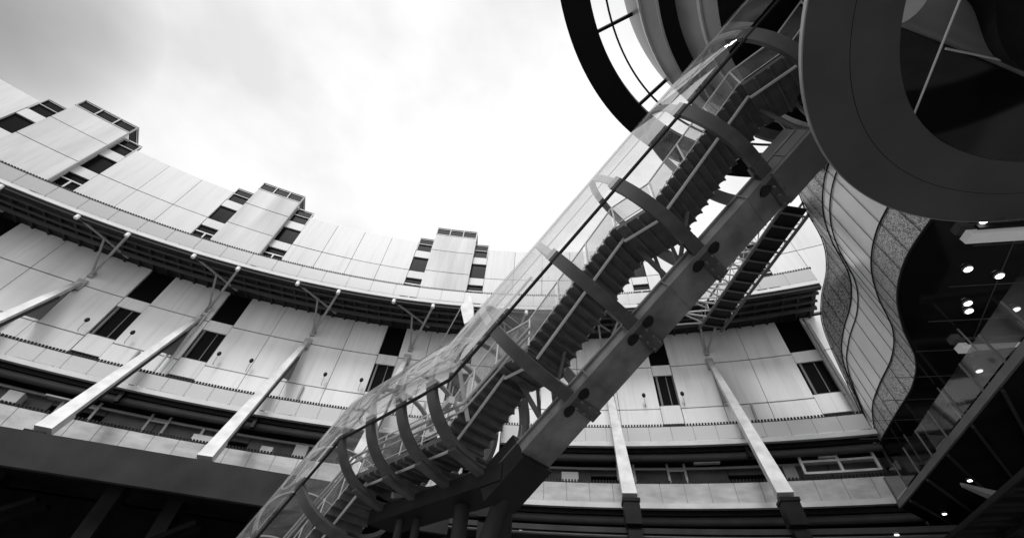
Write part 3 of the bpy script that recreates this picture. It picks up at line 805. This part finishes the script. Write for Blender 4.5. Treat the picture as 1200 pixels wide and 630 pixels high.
for x, y, zz, lb in ((23.08,22.04,10.44,'small downlight under the raised walkway, at its end nearest the curved building'),
    (21.29,18.19,10.44,'small downlight under the middle of the raised walkway at the lower right'),
    (1.12,26.26,9.06,'small downlight low under the canopy just right of the tube columns, the higher of two'),
    (1.75,25.85,9.06,'small downlight low under the canopy just right of the tube columns, the lower of two'),
    (19.4,21.5,9.06,'small downlight under the canopy soffit at the bottom, below the white bay window')):
    t = thing('small_downlight', lb, 'ceiling light', (x, y, zz), 0, 'small downlights under the decks')
    h = MB(); h.pipe([(0,0,.05),(0,0,-.02)], .12, 14); build('trim_ring', h, 'frame', t)
    h = MB(); h.pipe([(0,0,-.021),(0,0,-.045)], .09, 14); build('lens', h, 'lamp', t)

# ================================================================== WALKWAY (lower right)
Wk = thing('raised_walkway', 'dark raised walkway crossing diagonally below the wavy glass wall at the lower right', 'walkway', (20, 15, 0))
Ji = Matrix.Translation((-20,-15,0))
def jb(name, mb, mm, sm=False, parent=None):
    o = build(name, mb, mm, parent or Wk, smooth=sm)
    if parent is None: o.matrix_parent_inverse = Ji
    return o
e0 = Vector((20.9,22.0,10.5)); e1 = Vector((14.8,5.6,10.5)); f0 = Vector((27.0,25.6,10.5)); f1 = Vector((22.6,12.9,10.5))
m = MB(); m.hexa([e0,f0,f1,e1]+[p+Vector((0,0,.35)) for p in (e0,f0,f1,e1)]); jb('deck', m, 'concrete')
m = MB(); m.beam(e0+Vector((-.05,0,.12)), e1+Vector((-.05,0,.12)), .1, .28); jb('edge_beam', m, 'steel')
m = MB(); m.add([e0+Vector((0,0,.4)), e1+Vector((0,0,.4)), e1+Vector((0,0,1.5)), e0+Vector((0,0,1.5))], [(0,1,2,3)]); pn = jb('balustrade', m, 'darkbal')
for k in range(11):
    m = MB(); p = e0.lerp(e1, k/10); m.beam(p+Vector((0,0,.3)), p+Vector((0,0,1.5)), .05, .08, (0,1,0))
    build('post', m, 'steel', pn)
for k in range(7):
    p = e0.lerp(e1, (k+.5)/7); q = f0.lerp(f1, (k+.5)/7)
    m = MB(); m.beam(p+Vector((0,0,-.08)), q+Vector((0,0,-.08)), .1, .14); jb('cross_beam', m, 'soffit')
# low glass canopy in the corner
Gc = thing('glass_canopy', 'low gridded glass canopy with a pointed fin in the bottom right corner', 'canopy', (22, 14, 0))
Gi = Matrix.Translation((-22,-14,0))
o_ = (22.6, 19.5)
ex = Vector((-.35,-.94,0)); ey = Vector((.94,-.35,0)); og = Vector((16.35,17.4,7.0))
m = MB(); m.add([og, og+ex*14, og+ex*14+ey*8, og+ey*8], [(0,1,2,3)]); o = build('glass_roof', m, 'bal2', Gc); o.matrix_parent_inverse = Gi
for k in range(12):
    m = MB(); m.beam(og+ex*(k*1.2)+Vector((0,0,-.06)), og+ex*(k*1.2)+ey*8+Vector((0,0,-.06)), .07, .1); o = build('glazing_bar', m, 'dark', Gc); o.matrix_parent_inverse = Gi
for k in range(6):
    m = MB(); m.beam(og+ey*(k*1.5)+Vector((0,0,-.08)), og+ey*(k*1.5)+ex*14+Vector((0,0,-.08)), .09, .13); o = build('purlin', m, 'dark', Gc); o.matrix_parent_inverse = Gi
m = MB(); m.hexa([(15.3,13.4,7.9),(19.6,14.9,7.9),(19.7,15.6,7.9),(15.35,13.5,7.9),(15.3,13.4,8.0),(19.6,14.9,8.3),(19.7,15.6,8.3),(15.35,13.5,8.0)]); o = build('pointed_fin', m, 'body', Gc); o.matrix_parent_inverse = Gi

# ------------------------------------------------------------------ camera
cam = bpy.data.cameras.new('camera'); co = bpy.data.objects.new('camera', cam); col.objects.link(co)
f_ = 490.01; zx, zy = 639.79, -126.07
up_c = Vector((zx-600, zy-315, f_)).normalized()                     # zenith in camera axes (x right, y down, z forward)
fw_c = (Vector((0,0,1))-up_c*up_c.z).normalized()
rt_c = fw_c.cross(up_c)
if rt_c.x < 0: rt_c = -rt_c
Mw = Matrix((tuple(rt_c), tuple(fw_c), tuple(up_c)))                 # camera axes -> world
right = Mw @ Vector((1,0,0)); down = Mw @ Vector((0,1,0)); fwd = Mw @ Vector((0,0,1))
co.matrix_world = Matrix(((right.x,-down.x,-fwd.x,0),(right.y,-down.y,-fwd.y,0),(right.z,-down.z,-fwd.z,1.6),(0,0,0,1)))
cam.sensor_width = 36; cam.lens = 36*f_/1200; cam.clip_end = 3000; cam.clip_start = .05
scene.camera = co

# ------------------------------------------------------------------ light
SUN_EL, SUN_AZ = R(50), R(195)     # behind the camera, veiled by cloud
wd = bpy.data.worlds.new('World'); scene.world = wd; wd.use_nodes = True
nt = wd.node_tree; L = nt.links.new; bg = nt.nodes['Background']
sky = nt.nodes.new('ShaderNodeTexSky'); sky.sky_type = 'NISHITA'; sky.sun_disc = False
sky.sun_elevation = SUN_EL; sky.sun_rotation = SUN_AZ
bw = nt.nodes.new('ShaderNodeRGBToBW'); L(sky.outputs[0], bw.inputs[0])
tc = nt.nodes.new('ShaderNodeTexCoord')
mp = nt.nodes.new('ShaderNodeMapping'); mp.inputs['Scale'].default_value = (1,1,1.7); L(tc.outputs['Generated'], mp.inputs[0])
nz = nt.nodes.new('ShaderNodeTexNoise'); nz.inputs['Scale'].default_value = 3.0; nz.inputs['Detail'].default_value = 5; nz.inputs['Roughness'].default_value = .5
L(mp.outputs[0], nz.inputs['Vector'])
cl = nt.nodes.new('ShaderNodeMapRange'); cl.inputs['From Min'].default_value = .3; cl.inputs['From Max'].default_value = .7
cl.inputs['To Min'].default_value = 9.0; cl.inputs['To Max'].default_value = 12.6; L(nz.outputs['Fac'], cl.inputs['Value'])
# corner darkening put into the sky colour, upper left of the view
dt = nt.nodes.new('ShaderNodeVectorMath'); dt.operation = 'DOT_PRODUCT'; L(tc.outputs['Generated'], dt.inputs[0])
dt.inputs[1].default_value = tuple((Mw @ Vector((-640,-330,f_))).normalized())
prev = cl.outputs[0]
for fm, tm, to in ((.91, 1.0, .90), (.978, 1.0, .46)):
    dk = nt.nodes.new('ShaderNodeMapRange'); dk.inputs['From Min'].default_value = fm; dk.inputs['From Max'].default_value = tm
    dk.inputs['To Min'].default_value = 1.0; dk.inputs['To Max'].default_value = to; L(dt.outputs['Value'], dk.inputs['Value'])
    mu = nt.nodes.new('ShaderNodeMath'); mu.operation = 'MULTIPLY'; L(prev, mu.inputs[0]); L(dk.outputs[0], mu.inputs[1]); prev = mu.outputs[0]
mix = nt.nodes.new('ShaderNodeMix'); mix.data_type = 'FLOAT'; mix.inputs[0].default_value = .85
L(bw.outputs[0], mix.inputs[2]); L(mu.outputs[0], mix.inputs[3])
L(mix.outputs[0], bg.inputs['Color']); bg.inputs['Strength'].default_value = .09
sl = bpy.data.lights.new('sun', 'SUN'); so = bpy.data.objects.new('sun', sl); col.objects.link(so)
sl.energy = 1.7; sl.angle = R(20); sl.color = (1,1,1)
sd3 = Vector((math.sin(SUN_AZ)*math.cos(SUN_EL), math.cos(SUN_AZ)*math.cos(SUN_EL), math.sin(SUN_EL)))
so.rotation_euler = sd3.to_track_quat('Z', 'Y').to_euler()

scene.render.engine = 'CYCLES'
scene.view_settings.view_transform = 'Standard'; scene.view_settings.look = 'None'
scene.view_settings.exposure = .24; scene.view_settings.gamma = 1
scene.cycles.transparent_max_bounces = 16
scene.cycles.max_bounces = 8
